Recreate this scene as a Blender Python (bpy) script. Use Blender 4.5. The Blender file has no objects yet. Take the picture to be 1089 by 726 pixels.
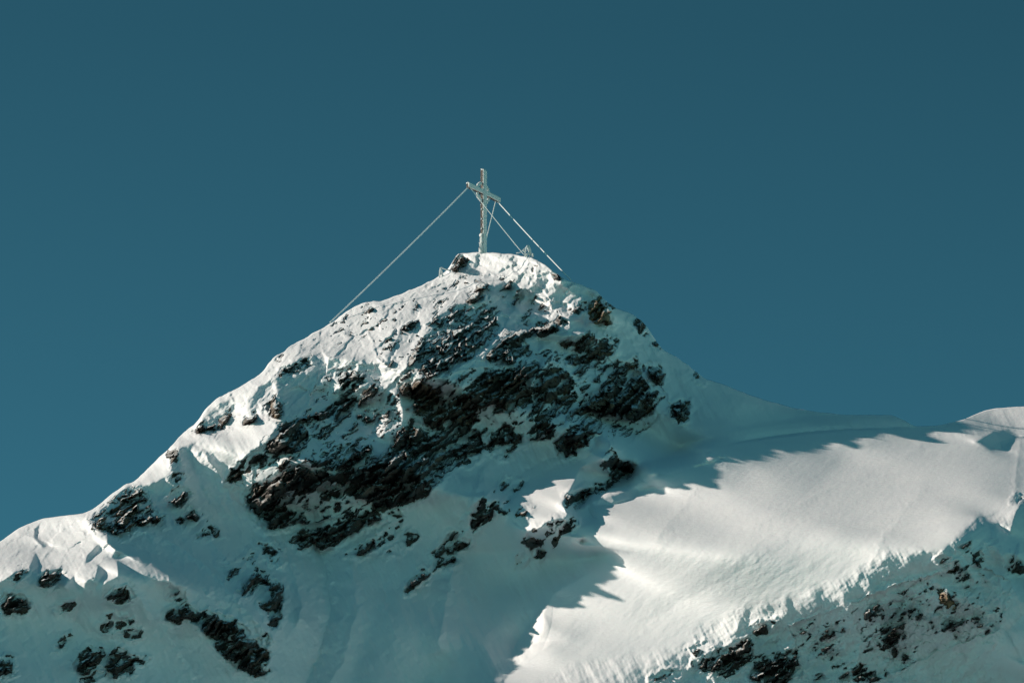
import math, time
import numpy as np

# ---------------------------------------------------------------------------
# View geometry. The mountain is laid out in "elevation drawing" units
# (x to the right, y down, 14 units to the metre) plus a depth in metres.
# ---------------------------------------------------------------------------
PPM = 14.0
DIST = 450.0
TH = math.radians(18.0)
CX, CY = 544.5, 363.0
FWD = np.array([0.0, math.cos(TH), math.sin(TH)])
UPV = np.array([0.0, -math.sin(TH), math.cos(TH)])
RGT = np.array([1.0, 0.0, 0.0])
CAM = np.array([0.0, 0.0, 1.7])
# direction TO the sun, in (right, up, away) components of the view
SA, SC, SB = 0.85, 0.33, 0.38
_n = math.sqrt(SA*SA+SC*SC+SB*SB); SA/=_n; SC/=_n; SB/=_n
SUN = -SA*RGT + SC*UPV + SB*FWD

def to_world(px, py, d):
    k = DIST + d
    a = (px-CX)/(PPM*DIST)*k
    b = (CY-py)/(PPM*DIST)*k
    return (CAM[0]+a, CAM[1]+k*FWD[1]+b*UPV[1], CAM[2]+k*FWD[2]+b*UPV[2])

# ------------------------------------------------------------------ noise
def _hash(ix, iy, seed):
    h = (ix.astype(np.int64)*374761393 + iy.astype(np.int64)*668265263 + seed*1442695041) & 0xffffffff
    h = ((h ^ (h >> 13))*1274126177) & 0xffffffff
    h = (h ^ (h >> 16)) & 0xffffffff
    h = (h*2246822519) & 0xffffffff
    return ((h ^ (h >> 15)) & 0xffffff)/float(0xffffff)

def perlin(x, y, seed=0):
    ix = np.floor(x).astype(np.int64); iy = np.floor(y).astype(np.int64)
    fx = x-ix; fy = y-iy
    u = fx*fx*fx*(fx*(fx*6-15)+10); v = fy*fy*fy*(fy*(fy*6-15)+10)
    def g(dx, dy):
        a = _hash(ix+dx, iy+dy, seed)*2*np.pi
        return np.cos(a)*(fx-dx)+np.sin(a)*(fy-dy)
    return ((g(0,0)*(1-u)+g(1,0)*u)*(1-v)+(g(0,1)*(1-u)+g(1,1)*u)*v)*1.5

def fbm(x, y, seed=0, octv=4, gain=0.5):
    s = 0; a = 1.0
    for o in range(octv):
        s = s+a*perlin(x*2.03**o+o*17.3, y*2.03**o-o*9.1, seed+o*31); a *= gain
    return s

def ridged(x, y, seed=0, octv=3):
    s = 0; a = 1.0
    for o in range(octv):
        s = s+a*(1-2*np.abs(perlin(x*2.1**o+o*7.7, y*2.1**o+o*3.1, seed+o*13))); a *= 0.5
    return s

def facets(x, y, seed=0):
    """blocky relief: every cell is a tilted plane; returns (height, edge distance, cell random)"""
    ix = np.floor(x).astype(np.int64); iy = np.floor(y).astype(np.int64)
    b1 = np.full(x.shape, 9.0); b2 = np.full(x.shape, 9.0); h = np.zeros(x.shape); rr = np.zeros(x.shape)
    for dx in (-1,0,1):
        for dy in (-1,0,1):
            cx = ix+dx; cy = iy+dy
            jx = _hash(cx,cy,seed); jy = _hash(cx,cy,seed+1)
            ox = x-(cx+jx); oy = y-(cy+jy)
            d = ox*ox+oy*oy
            r = _hash(cx,cy,seed+2)
            hh = (r-0.5)+ox*(_hash(cx,cy,seed+3)-0.5)*2.0+oy*(_hash(cx,cy,seed+4)-0.5)*2.0
            near = d < b1
            b2 = np.where(near, b1, np.minimum(b2, d)); b1 = np.where(near, d, b1)
            h = np.where(near, hh, h); rr = np.where(near, r, rr)
    return h, np.sqrt(b2)-np.sqrt(b1), rr

def sm(a, b, x):
    t = np.clip((x-a)/(b-a), 0, 1); return t*t*(3-2*t)

# ------------------------------------------------------------------ skyline
SKY = [(-160,636),(-60,603),(0,576),(20,561),(45,551),(75,547),(92,545),(105,537),(120,524),(135,514),(143,512),(160,496),
 (180,476),(198,457),(210,448),(218,435),(230,424),(245,417),(270,403),(284,390),(290,379),(297,377),(310,367),(330,356),
 (352,344),(368,332),(385,322),(405,320),(425,313),(450,303),(468,293),(479,285),(483,273),(489,268.5),(500,268.5),(515,268),
 (535,269),(552,271),(566,274),(580,281),(590,290),(600,296),(620,303),(634,309),(641,318),(652,325),(664,331),
 (678,337),(687,345),(690,352),(697,360),(703,370),(722,382),(740,394),(748,402),(770,409),(785,415),(800,421),(820,427),
 (845,434),(870,438),(900,441),(925,441),(948,441),(962,447),(972,453.5),(1000,452),(1025,446),(1045,437),(1060,434),
 (1089,432),(1160,428),(1240,430)]
_sx = np.array([p[0] for p in SKY],float); _sy = np.array([p[1] for p in SKY],float)
def skyline(px):
    px = np.asarray(px,float)
    s = np.interp(px, _sx, _sy)
    for q in (2,4): s = 0.5*s+0.25*np.interp(px-q,_sx,_sy)+0.25*np.interp(px+q,_sx,_sy)
    rough = np.interp(px,[0,90,200,300,420,560,620,720,760,1200],[.2,.4,1.2,1.3,.8,.8,1.3,1.2,.35,.2])
    return s+rough*fbm(px/13.0, px*0+3.3, 5, 3)

# ------------------------------------------------------------------ coarse relief
CP = [(515,270,0),(450,303,-3),(385,322,-7),(330,356,-12),(270,403,-17),(200,458,-22),(143,512,-27),(92,545,-30),(0,576,-34),(-120,620,-38),
(580,281,1),(640,315,3),(700,365,5),(770,409,3),(850,436,-3),(930,441,-6),(860,464,-14),(960,459,-12),(1045,440,0),(1200,430,-2),
(480,340,-7),(430,370,-9),(540,340,-6),(620,360,-5),(480,400,-13),(560,400,-12),(660,400,-6),(700,440,-7),(400,420,-14),(340,420,-16),(280,450,-19),(450,480,-18),(540,480,-17),(600,470,-19),(360,500,-20),(280,520,-23),
(300,570,-25),(400,560,-24),(480,520,-21),(560,520,-19),(640,520,-29),(720,480,-16),(780,450,-4),
(330,640,-32),(420,640,-32),(500,640,-29),(560,620,-27),(400,726,-40),(500,726,-38),(600,560,-35),
(200,560,-30),(100,600,-37),(0,640,-42),(220,640,-38),(280,640,-42),(100,700,-47),(200,720,-47),(270,700,-48),(0,720,-48),(310,700,-37),
(700,520,-30),(770,490,-26),(640,600,-38),(620,680,-46),(560,720,-40),(760,560,-38),(850,500,-28),(950,500,-27),(850,580,-44),(760,640,-48),(900,620,-53),(1000,560,-43),(1080,530,-35),(1080,480,-18),(700,690,-53),(620,726,-54),
(800,700,-55),(900,700,-56),(1000,640,-55),(1000,726,-58),(1089,600,-45),(1089,726,-58),(750,740,-58),(1200,600,-42),(1200,720,-56),
(-120,860,-60),(200,860,-59),(450,860,-49),(700,860,-68),(1000,860,-70),(1200,860,-70),(-120,720,-55)]
GX0, GY0, GW, GH = -160, 150, 1408, 752
def rbf(cp, X, Y):
    P = np.array(cp,float); a = P[:,:2]/100.0
    def k(r2): return 0.5*r2*np.log(r2+1e-9)
    n = len(P)
    r2 = ((a[:,None]-a[None])**2).sum(-1)
    A = np.zeros((n+3,n+3)); A[:n,:n] = k(r2)+np.eye(n)*0.02
    A[:n,n] = 1; A[:n,n+1:] = a; A[n,:n] = 1; A[n+1:,:n] = a.T
    w = np.linalg.solve(A, np.concatenate([P[:,2],np.zeros(3)]))
    out = w[n]+w[n+1]*X/100+w[n+2]*Y/100
    for i in range(n):
        out = out+w[i]*k((X/100-a[i,0])**2+(Y/100-a[i,1])**2)
    return out

# ------------------------------------------------------------------ polygons
def poly_sdf(pts, X, Y):
    """signed distance, positive inside"""
    P = np.array(pts,float); n = len(P)
    d = np.full(X.shape, 1e9); ins = np.zeros(X.shape,bool)
    for i in range(n):
        ax,ay = P[i]; bx,by = P[(i+1)%n]
        ex,ey = bx-ax,by-ay
        t = np.clip(((X-ax)*ex+(Y-ay)*ey)/(ex*ex+ey*ey+1e-9),0,1)
        d = np.minimum(d,(X-ax-t*ex)**2+(Y-ay-t*ey)**2)
        if ay != by:
            c = ((ay > Y) != (by > Y)) & (X < ex*(Y-ay)/(by-ay)+ax)
            ins ^= c
    d = np.sqrt(d)
    return np.where(ins, d, -d)

def splat(F, pts, val, X, Y, soft=2.0, pad=14, op='set'):
    xs = [p[0] for p in pts]; ys = [p[1] for p in pts]
    i0 = max(0,int(min(xs)-pad-GX0)); i1 = min(GW,int(max(xs)+pad-GX0)+1)
    j0 = max(0,int(min(ys)-pad-GY0)); j1 = min(GH,int(max(ys)+pad-GY0)+1)
    if i1<=i0 or j1<=j0: return
    x = X[j0:j1,i0:i1]; y = Y[j0:j1,i0:i1]
    a = sm(-soft, soft, poly_sdf(pts,x,y))
    F[j0:j1,i0:i1] = F[j0:j1,i0:i1]*(1-a)+val*a

# sunlit / turned-away parts of the snow, as the lie of the ground:
# 1 = faces the sun, 0 = turned away from it; (value, softness, outline)
LIE = [
 (0.17,14,[(600,330),(640,325),(700,375),(770,415),(850,440),(860,452),(760,462),(700,472),(660,470),(640,455),(690,440),(640,360)]),
 (0.0,4,[(800,405),(850,400),(990,400),(985,453),(960,454.5),(860,459),(800,467),(775,450)]),
 # ground that only lies in the peak's cast shadow: its lie is left to the coarse relief
 (None,8,[(430,575),(520,495),(600,492),(660,494),(700,488),(740,472),(790,468),(745,478),(770,487),(740,496),(711,504),(692,506),(679,511),(695,518),(682,522),(672,530),(650,536),(626,540),(632,550),(614,562),(597,570),(621,572),(619,579),(648,583),(674,587),(648,600),
  (624,611),(588,631),(578,652),(583,666),(576,674),(570,683),(592,680),(570,696),(548,706),(534,726),(470,900),(340,900),(380,700)]),
 # summit and left shoulder
 (0.87,3,[(285,388),(345,340),(385,316),(440,298),(478,278),(487,262),(515,258),(548,262),(577,278),(592,292),(606,304),(620,312),(622,320),(612,330),(600,342),(626,354),(604,358),(581,356),(556,352),(540,356),(526,364),(512,378),(500,384),(470,402),(440,402),(424,410),(410,420),(404,400),(402,388),(385,383),(350,381),(328,377),(310,384),(298,396),(280,404)]),
 (0.45,3,[(408,385),(424,350),(440,335),(446,345),(436,372),(424,395),(418,415),(410,410)]),
 (0.35,3,[(456,345),(484,322),(524,318),(528,346),(520,366),(500,380),(476,396),(440,398),(436,384)]),
 (0.12,2.5,[(512,304),(536,300),(546,312),(560,306),(566,318),(558,330),(540,322),(536,336),(527,338),(516,320)]),
 (0.15,2,[(528,344),(534,330),(556,336),(566,346),(556,352),(540,352)]),
 (0.2,2,[(480,290),(484,272),(494,270),(492,284),(486,290)]),
 (0.15,2,[(592,290),(620,302),(640,318),(646,345),(624,345),(628,318),(610,312),(600,306)]),
 (0.2,2,[(580,316),(600,322),(604,334),(588,328)]),
 (0.95,1.5,[(624,326),(632,313),(644,319),(649,334),(641,340),(632,335)]),
 # lit strip by the left skyline, shelf with boulder
 (0.95,3,[(196,462),(214,436),(240,412),(280,390),(304,384),(300,396),(290,404),(295,415),(291,437),(300,446),(282,470),(262,480),(256,494),(240,490),(212,476),(203,464)]),
 (0.25,2,[(210,452),(222,432),(244,424),(250,436),(238,455),(220,460)]),
 (0.15,2,[(262,438),(274,410),(292,404),(290,418),(276,430),(270,440)]),
 (0.5,3,[(232,470),(262,470),(258,492),(244,488)]),
 (0.95,2,[(300,478),(318,482),(330,486),(322,492),(304,492),(296,498),(290,490)]),
 (0.5,2,[(262,500),(282,492),(300,494),(292,506),(270,514),(262,516)]),
 (0.95,2,[(132,515),(150,500),(170,478),(194,452),(206,470),(190,476),(182,494),(182,502),(166,512),(148,516)]),
 (0.3,2,[(172,510),(196,508),(198,516),(182,516)]),
 # shoulder down to the lower left
 (0.87,2,[(-40,600),(0,570),(22,553),(62,542),(92,538),(112,526),(128,514),(136,516),(112,538),(96,552),(100,562),(114,570),(112,584),(126,590),(124,600),(126,612),(110,622),(106,636),(96,616),(90,620),(88,636),(80,622),(78,612),(72,618),(68,626),(56,620),(60,610),(66,604),(48,606),(42,610),(38,588),(30,604),(18,606),(4,616),(-40,640)]),
 (0.2,1.5,[(36,562),(42,556),(40,572),(54,580),(46,582),(36,572)]),
 (0.2,1.5,[(92,590),(104,578),(108,582),(98,594),(90,600)]),
 (0.1,1.5,[(104,600),(112,606),(104,622),(98,626)]),
 (0.95,1.2,[(112,576),(122,584),(146,596),(164,603),(180,611),(181,620),(164,616),(140,606),(122,594),(112,588)]),
 (0.2,1.2,[(126,580),(133,582),(122,594),(118,592)]),
 # rib through the left part of the cliff
 (0.9,2,[(394,464),(399,453),(407,437),(403,426),(412,412),(420,412),(426,424),(429,437),(427,451),(416,457),(403,464)]),
 (0.15,1.5,[(414,440),(420,432),(424,446),(416,456),(408,458)]),
 (0.8,1.5,[(390,501),(392,488),(410,477),(399,493)]),
 (0.7,1.5,[(596,458),(600,446),(605,446),(600,460)]),
 (0.55,3,[(352,403),(368,392),(388,398),(398,412),(382,414),(366,408)]),
 (0.85,1.5,[(578,392),(566,408),(560,418),(562,404),(572,392),(576,376),(580,370),(582,380)]),
 (0.35,2,[(470,404),(492,396),(498,400),(480,424),(474,418)]),
 # nose in the basin
 (0.0,5,[(470,530),(520,492),(585,476),(606,490),(577,506),(556,516),(543,532),(540,560),(548,585),(490,590)]),
 (0.0,3,[(604,548),(632,532),(655,525),(684,512),(672,526),(628,537),(628,548),(600,566),(580,590),(560,590),(586,560)]),
 (0.8,2,[(632,464),(640,464),(650,469),(649,482),(640,486),(628,492),(617,498),(612,512),(606,522),(598,536),(604,546),(601,552),(586,553),(574,562),(562,566),(546,556),(543,546),(546,532),(556,519),(577,508),(604,496),(624,486),(634,474)]),
 (0.55,1.5,[(557,540),(563,528),(566,530),(562,546),(560,562),(552,552)]),
 (0.12,2.5,[(616,499),(630,492),(646,492),(650,508),(632,518),(609,522)]),
 (0.95,1.2,[(497,526.5),(518,522),(515,534),(508,529)]),
 # the great sunlit slope
 (0.68,1.4,[(745,478),(790,470),(820,465),(860,460),(905,457),(972,454.5),(1000,452),(1025,446),(1045,437),(1060,430),(1240,420),(1240,560),(1100,545),
  (1086,534),(1080,545),(1074,568),(1060,557),(1041,549),(1030,560),(1017,576),(1010,590),(1001,595),(993,597),(982,584),(974,595),(960,588),(944,592),(941,605),(925,608),(921,635),(912,617),
  (906,622),(897,620),(898,647),(887,636),(871,633),(858,635),(846,640),(837,645),(834,651),(827,663),(817,656),(807,651),(793,650),(776,655),(762,670),(743,677),(736,690),
  (723,699),(708,690),(688,690),(683,701),(655,704),(642,706),(626,705),(618,714),(612,735),(600,900),(470,900),(534,726),(548,706),(570,696),(592,680),(570,683),(576,674),(583,666),(578,652),(588,631),
  (624,611),(648,600),(674,587),(648,583),(619,579),(621,572),(597,570),(614,562),(632,550),(626,540),(650,536),(672,530),(682,522),(695,518),(679,511),(692,506),(711,504),(740,496),(770,487)]),
 (0.42,5,[(620,712),(683,696),(740,682),(780,650),(840,640),(900,616),(944,588),(1000,585),(1040,548),(1060,545),(1040,560),(1000,600),(944,598),(900,628),(840,650),(793,658),(740,694),(683,706),(625,722)]),
 (0.05,4,[(1037,470),(1047,465),(1058,459),(1072,457),(1083,464),(1077,467),(1066,471),(1070,479),(1054,478)]),
 (0.66,14,[(940,560),(1000,470),(1040,480),(1020,560),(960,590)]),
 (0.45,30,[(540,740),(620,640),(760,590),(900,560),(960,590),(800,650),(640,710)]),
 (1.0,20,[(790,485),(1000,470),(1060,500),(1000,560),(900,540),(800,540)]),
 (0.68,20,[(560,726),(600,640),(640,600),(760,540),(900,480),(860,540),(700,640),(630,660)]),
 (0.3,2,[(634,704),(680,700),(700,695),(706,706),(660,712)]),
 (0.95,2,[(1072,670),(1089,654),(1120,630),(1140,720),(1089,705),(1084,692)]),
 (0.9,1.2,[(1077,592),(1083,576),(1084,588),(1079,596)]),
 (0.9,1.2,[(1008,602),(1013,588),(1014,598),(1010,606)]),
 (0.9,1.2,[(997,626),(1003,621),(1011,634),(1005,638)]),
 (0.25,2,[(626,706),(640,710),(646,726),(630,740),(640,760),(620,740)]),
]

def blur(A, n):
    k = np.ones(2*n+1)/(2*n+1)
    for _ in range(2):
        c = np.cumsum(np.pad(A,((n+1,n),(0,0)),mode='edge'),0); A = (c[2*n+1:]-c[:-2*n-1])/(2*n+1)
        c = np.cumsum(np.pad(A,((0,0),(n+1,n)),mode='edge'),1); A = (c[:,2*n+1:]-c[:,:-2*n-1])/(2*n+1)
    return A

def horizon(D, skymask, step=2):
    """depth beyond which a point lies in the mountain's cast shadow"""
    q = step; A = np.where(skymask,1e6,D)[::q,::q]
    H = np.full(A.shape,1e6); h,w = A.shape; kq = 1+np.clip(A,-90,60)/DIST
    for k in range(1,520):
        t = k*1.2; dx = int(round(SA*t)); dy = int(round(SC*t))
        if dx >= w or dy >= h: break
        sh = A[:h-dy,:w-dx]-SB*t*q/PPM*kq[dy:,dx:]
        H[dy:,dx:] = np.minimum(H[dy:,dx:], sh)
    return H

NIT = 19
def solve_relief():
    xs = np.arange(GW)+GX0; ys = np.arange(GH)+GY0
    X,Y = np.meshgrid(xs.astype(float),ys.astype(float))
    S = skyline(xs.astype(float))[None,:]
    Yc = np.maximum(Y,S)                      # above the skyline: constant
    D0 = rbf(CP, X[::4,::4], Y[::4,::4])
    D0 = up4(D0)[:GH,:GW]
    sky = Y < S
    T = np.zeros((GH,GW))
    WT = np.ones((GH,GW))
    for v,s,p in LIE:
        splat(T,p,0.0 if v is None else v,X,Y,s,pad=14+2*s)
        splat(WT,p,0.0 if v is None else 1.0,X,Y,s,pad=14+2*s)
    # target derivative along the sun's direction
    LT = -0.085+0.085*sm(0,0.1,T)+0.64*T
    inside = sm(-12,-4,Y-S)*sm(GX0,GX0+60,X)*sm(GX0+GW,GX0+GW-60,X)*sm(GY0+GH,GY0+GH-60,Y)
    kx = np.fft.fftfreq(GW,1/PPM)*2*np.pi; ky = np.fft.fftfreq(GH,1/PPM)*2*np.pi
    KX,KY = np.meshgrid(kx,ky)
    s = -SA*KX-SC*KY
    lam = 0.04; mu = 0.04**2
    K = -1j*s/(s*s+lam*(KX*KX+KY*KY)+mu)
    delta = 0; corr = 0
    lit = sm(0.3,0.6,T)*(Y>S+2)
    # the ridge behind the sunlit slope stands well back from the slope's crest
    crest = np.interp(X[0],[740,790,820,860,905,972,1240],[478,470,465,460,457,454.5,454.5])[None,:]
    back = 9.0*sm(765,860,X)*(1-sm(900,972,X))*sm(0.7,-0.7,Y-crest)
    marg = 0.35+0.9*sm(0,40,poly_sdf([(360,370),(560,330),(720,400),(700,560),(560,600),(380,580),(240,540),(250,440)],X,Y))
    free = (WT<0.3)&(Y>S+2)&(Y<780)
    free = free.astype(float)
    pushed = np.zeros((GH,GW)); pushmax = blur(0.3+5.0*sm(500,560,Y)+3.0*sm(740,790,X),12)
    for it in range(NIT):
        Dy,Dx = np.gradient(D0); Dx = Dx*PPM; Dy = -Dy*PPM      # up = -y
        ks = 1+np.clip(D0,-90,60)/DIST                        # metres per unit shrink towards the camera
        if it:
            Ey,Ex = np.gradient(blur(D0+delta,4)); nn = blur(np.clip(np.sqrt(1+(Ex*PPM)**2+(Ey*PPM)**2)/ks,1.2,3.2),8)
        else: nn = 2.2
        if it:
            La = ((-SA*Ex*PPM-SC*Ey*PPM)/ks-SB)/np.sqrt(1+((Ex*PPM)**2+(Ey*PPM)**2)/ks**2)
            wl = WT*sm(0.4,0.6,T)*(Y>S+4)
            corr = corr+0.35*blur(np.clip(LT-La,-0.3,0.3)*wl,24)/(blur(wl,24)+0.15)
        g = (SB+(LT+np.clip(corr,-0.35,0.5)*sm(0.3,0.6,T))*nn)*ks
        r = (g-(-SA*Dx+SC*Dy))*inside*WT
        delta = np.real(np.fft.ifft2(np.fft.fft2(r)*K))
        if it == NIT-1: break
        D = D0+delta+back
        H = up2(horizon(D,sky))[:GH,:GW]
        need = np.clip(D-H+marg,0,4)*lit
        q = 30 if it < 8 else (16 if it < 13 else 9)
        D0 = D0-np.minimum(1.3*blur(need,q)/(blur(lit,q)+0.2),2.5)
        need = np.clip(H+0.7-D,0,4)*free
        q = 16 if it < 13 else 11
        add = np.clip(np.minimum(0.9*blur(need,q)/(blur(free,q)+0.3),1.5),0,pushmax-pushed)
        D0 = D0+add; pushed = pushed+add
    return X,Y,D0,T,delta+back

def up2(A):
    h,w = A.shape
    B = np.repeat(np.repeat(A,2,0),2,1)
    return B

def up4(A):
    h,w = A.shape
    yi = np.arange(h*4)/4.0; xi = np.arange(w*4)/4.0
    y0 = np.minimum(yi.astype(int),h-2); x0 = np.minimum(xi.astype(int),w-2)
    fy = np.clip(yi-y0,0,1)[:,None]; fx = np.clip(xi-x0,0,1)[None]
    a = A[y0][:,x0]; b = A[y0][:,x0+1]; c = A[y0+1][:,x0]; d = A[y0+1][:,x0+1]
    return (a*(1-fx)+b*fx)*(1-fy)+(c*(1-fx)+d*fx)*fy

def sample(A, px, py):
    x = np.clip(px-GX0,0,GW-1.001); y = np.clip(py-GY0,0,GH-1.001)
    x0 = x.astype(int); y0 = y.astype(int); fx = x-x0; fy = y-y0
    return (A[y0,x0]*(1-fx)+A[y0,x0+1]*fx)*(1-fy)+(A[y0+1,x0]*(1-fx)+A[y0+1,x0+1]*fx)*fy

# ---------------------------------------------------------------------------
# Rock that shows through the snow: (name, label, category, group, snow cover, kind, [outlines])
# ---------------------------------------------------------------------------
G_CL='dark crags of the main cliff'; G_IS='rock islands in the shaded basin'; G_LF='rocks of the lower left spur'
G_RT='rocks in the shaded face at lower right'; G_TOP='small ledges on the summit snow'; G_SK='rocks on the right skyline ridge'
G_NO='rocks around the sunlit snow nose'; G_SH='rocks of the left shoulder'
def _r(label, dens, *polys, name='rock_outcrop', cat='rock outcrop', group=None, kind='dark'):
    ROCKS.append((name, label, cat, group, dens, kind, polys))
ROCKS = []
_r('small upright rock at the left edge of the summit, just left of the cross foot',.25,[(480,287),(483,277),(488,270.5),(494,270),(497,274),(493,282),(487,288)],name='summit_rock',cat='rock')
_r('snow dusted speckled crag below the summit, largest of the sunlit rocks',.46,[(470,335),(488,326),(506,326),(523,319),(530,326),(528,346),(523,361),(510,375),(497,383),(481,388),(475,401),(453,403),(448,392),(433,388),(437,375),(451,357),(459,341)],group=G_CL)
_r('narrow frosted ledge above the speckled crag, nearest below the cross',.35,[(493,315),(506,304),(519,300),(522,307),(512,316),(499,323)],group=G_TOP)
_r('slim slanting ledge in sunlit snow left of the speckled crag',.45,[(455,336),(464,322),(474,313),(474,320),(464,335)],group=G_TOP)
_r('pair of faint snow covered ledges at the left end of the summit snow',.6,[(429,344),(437,337),(446,341),(440,357),(431,355)],[(407,362),(420,348),(423,355),(413,367)],group=G_TOP)
_r('long thin broken ledge high on the left snow shoulder under the long cable',.5,[(363,357),(376,350),(394,340),(401,338),(389,346),(372,356)],group=G_TOP)
_r('tiny dark stone in the snow by the left skyline where the long cable ends',.3,[(388,330),(394,326),(401,328),(395,332)],group=G_TOP)
_r('low rock on the left skyline between the long cable and the flat boulder',.4,[(322,367),(330,361),(338,359),(331,365)],group=G_TOP)
_r('short dark ledge in the middle of the summit dome snow',.1,[(534,303),(540,299),(546,304),(540,310)],group=G_TOP)
_r('small dark ledge below centre of the summit dome, above the band crag',.1,[(544,324),(548,319),(553,317),(553,322),(548,326)],group=G_TOP)
_r('slanting thin ledge near the top right of the summit dome',.15,[(560,289),(567,281),(568,285),(563,290)],group=G_TOP)
_r('small dark ledge on the right side of the summit dome snow',.15,[(569,331),(577,325),(583,325),(577,332)],group=G_TOP)
_r('little rock-dark patch standing in for a shadow crack in the shaded flank right of the summit',.1,[(590,288),(595,290),(595,297),(591,297)],group=G_TOP)  # dark rock colour put in for a small crack of shadow
_r('frosted patch of rock left below the golden boulder',.45,[(589,340),(597,331),(605,338),(603,346),(594,345)],group=G_CL)
_r('dark ledge touching the left side of the golden boulder',.25,[(604,331),(612,325),(622,321),(624,326),(619,332),(610,334)],group=G_CL)
_r('golden tan boulder with dark underside on the right shoulder of the summit',.0,[(624,332),(626,322),(633,315),(642,321),(648,333),(651,344),(642,345),(631,342)],name='boulder',cat='boulder',kind='gold')
_r('flat black stone standing on the skyline right of the golden boulder',.1,[(644,321),(648,317),(654,319.5),(652,324)],group=G_SK)
_r('round dark rock on the right skyline below the golden boulder',.12,[(672,342),(679,335),(687,338),(687,347),(679,352)],group=G_SK,name='rock',cat='rock')
_r('small dark rock edge on the right skyline under the round rock',.1,[(695,360),(698,359),(703,370),(699,371)],[(684,355),(692,354),(693,356)],group=G_SK)
_r('tiny rock on the skyline where the right ridge flattens',.1,[(736,394),(743,398),(750,402),(747,405)],group=G_SK)
_r('slanting dark band crag in the centre right under the summit dome',.3,[(517,383),(526,366),(541,355),(559,348),(576,346),(592,344),(594,351),(576,355),(559,362),(543,376),(532,384),(520,388)],group=G_CL)
_r('frosted slab wedged right below the dark band crag',.35,[(532,384),(550,366),(570,363),(571,370),(554,382),(541,391)],group=G_CL)
_r('small smooth dark rock right of the frosted slab',.0,[(574,381),(576,373),(583,370),(588,373),(581,380)],group=G_CL)
_r('dark triangular wedge below the frosted slab, above the long fin crag',.05,[(549,393),(559,386),(572,383),(573,392),(561,406),(552,400)],group=G_CL)
_r('blocky dark ledge crag below the golden boulder with snow across it',.12,[(594,367),(604,361),(615,361),(626,354),(642,357),(656,363),(652,375),(642,377),(626,389),(615,400),(610,396),(619,388),(608,390),(598,382),(604,376),(622,377),(613,371)],group=G_CL,kind='warm')
_r('large dark buttress at the right end of the cliff',.14,[(612,442),(633,419),(646,399),(655,386),(668,386),(677,381),(683,397),(691,410),(694,423),(696,441),(684,446),(670,449),(657,441),(646,442),(635,443),(617,442)],group=G_CL,kind='warm')
_r('small dark rock just right of the upper corner of the large buttress',.2,[(683,390),(692,386),(699,387),(706,401),(701,409),(692,407)],group=G_SK)
_r('lone dark tooth in the shaded snow right of the cliff',.25,[(714,431),(723,425),(731,427),(733,434),(728,445),(722,449),(715,441),(721,434)],group=G_SK,name='rock',cat='rock')
_r('broad overhanging black cliff in the centre of the mountain',.06,[(472,440),(480,424),(490,414),(505,402),(520,393),(535,390),(548,391),(558,402),(567,415),(567,428),(552,434),(541,441),(530,430),(515,434),(506,439),(510,448),(500,454),(488,450),(478,452)],name='cliff',cat='cliff',group=G_CL,kind='warm')
_r('steep brown fin crag right of the overhanging cliff',.08,[(562,410),(572,398),(581,390),(594,390),(608,397),(613,408),(604,424),(594,438),(582,454),(572,458),(566,452),(556,447),(562,436),(570,424)],name='cliff',cat='cliff',group=G_CL,kind='warm')
_r('dark triangular crag below the overhanging cliff, touching the basin snow',.25,[(513,476),(527,458),(537,447),(546,455),(556,466),(572,455),(590,447),(595,457),(585,465),(570,467),(559,471),(544,471),(535,474),(522,480)],group=G_CL)
_r('rounded black crag hanging low over the basin above the sunlit nose',.12,[(592,473),(599,459),(607,453),(616,448),(630,441),(644,453),(638,460),(627,464),(624,473),(613,476),(613,484),(603,486),(592,478)],group=G_CL)
_r('narrow slanting strip of rock between the fin crag and the large buttress',.25,[(597,442),(600,425),(612,411),(623,403),(625,410),(612,426),(603,442)],[(604,452),(606,438),(616,425),(626,413),(628,418),(614,440)],group=G_CL)
_r('small rock islands under the large buttress',.2,[(659,460),(671,455),(679,457),(671,468),(663,464)],[(649,453),(657,449),(660,453),(652,456)],group=G_CL)
_r('dark rocky end of the sunlit snow nose, on its right side',.15,[(640,493),(652,476),(667,488),(677,496),(669,504),(660,508),(652,517),(634,526),(631,520),(649,508),(643,500)],group=G_NO)
_r('dark rock along the lower edge of the sunlit snow nose',.2,[(597,537),(607,524),(627,517),(631,525),(625,533),(612,539)],group=G_NO)
_r('short dark sliver alone on the basin snow under the triangular crag',.0,[(533,487),(536,481),(547,473),(549,476),(540,485)],group=G_IS)
_r('huge black cliff sweeping across the lower middle of the face',.13,[(262,528),(269,517),(291,510),(302,501),(313,494),(324,497),(337,501),(355,504),(372,499),(390,493),(403,486),(416,472),(430,455),(440,452),(452,459),(460,463),(474,454),(480,448),(492,446),(505,455),(514,462),(515,474),(513,482),(502,493),(480,496),(469,511),(453,524),(440,533),(425,538),(407,544),(394,538),(390,531),(372,528),(357,533),(344,533),(337,524),(317,527),(299,531),(295,537),(315,543),(313,551),(302,560),(286,563),(273,546),(264,538)],name='cliff',cat='cliff',group=G_CL)
_r('dark rock wall above the huge cliff, left of the overhang, with brown edge',.18,[(423,416),(427,407),(449,403),(460,413),(475,425),(481,440),(471,455),(455,459),(447,445),(440,432),(437,421),(428,419)],group=G_CL,kind='warm')
_r('forked dark crag under the shaded snow bowl on the left',.14,[(281,474),(293,462),(304,448),(315,444),(335,435),(355,429),(363,421),(381,423),(379,433),(372,442),(363,451),(350,458),(348,465),(339,467),(336,459),(355,448),(346,444),(337,448),(324,451),(331,462),(328,474),(319,482),(306,482),(288,482)],group=G_CL)
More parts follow.
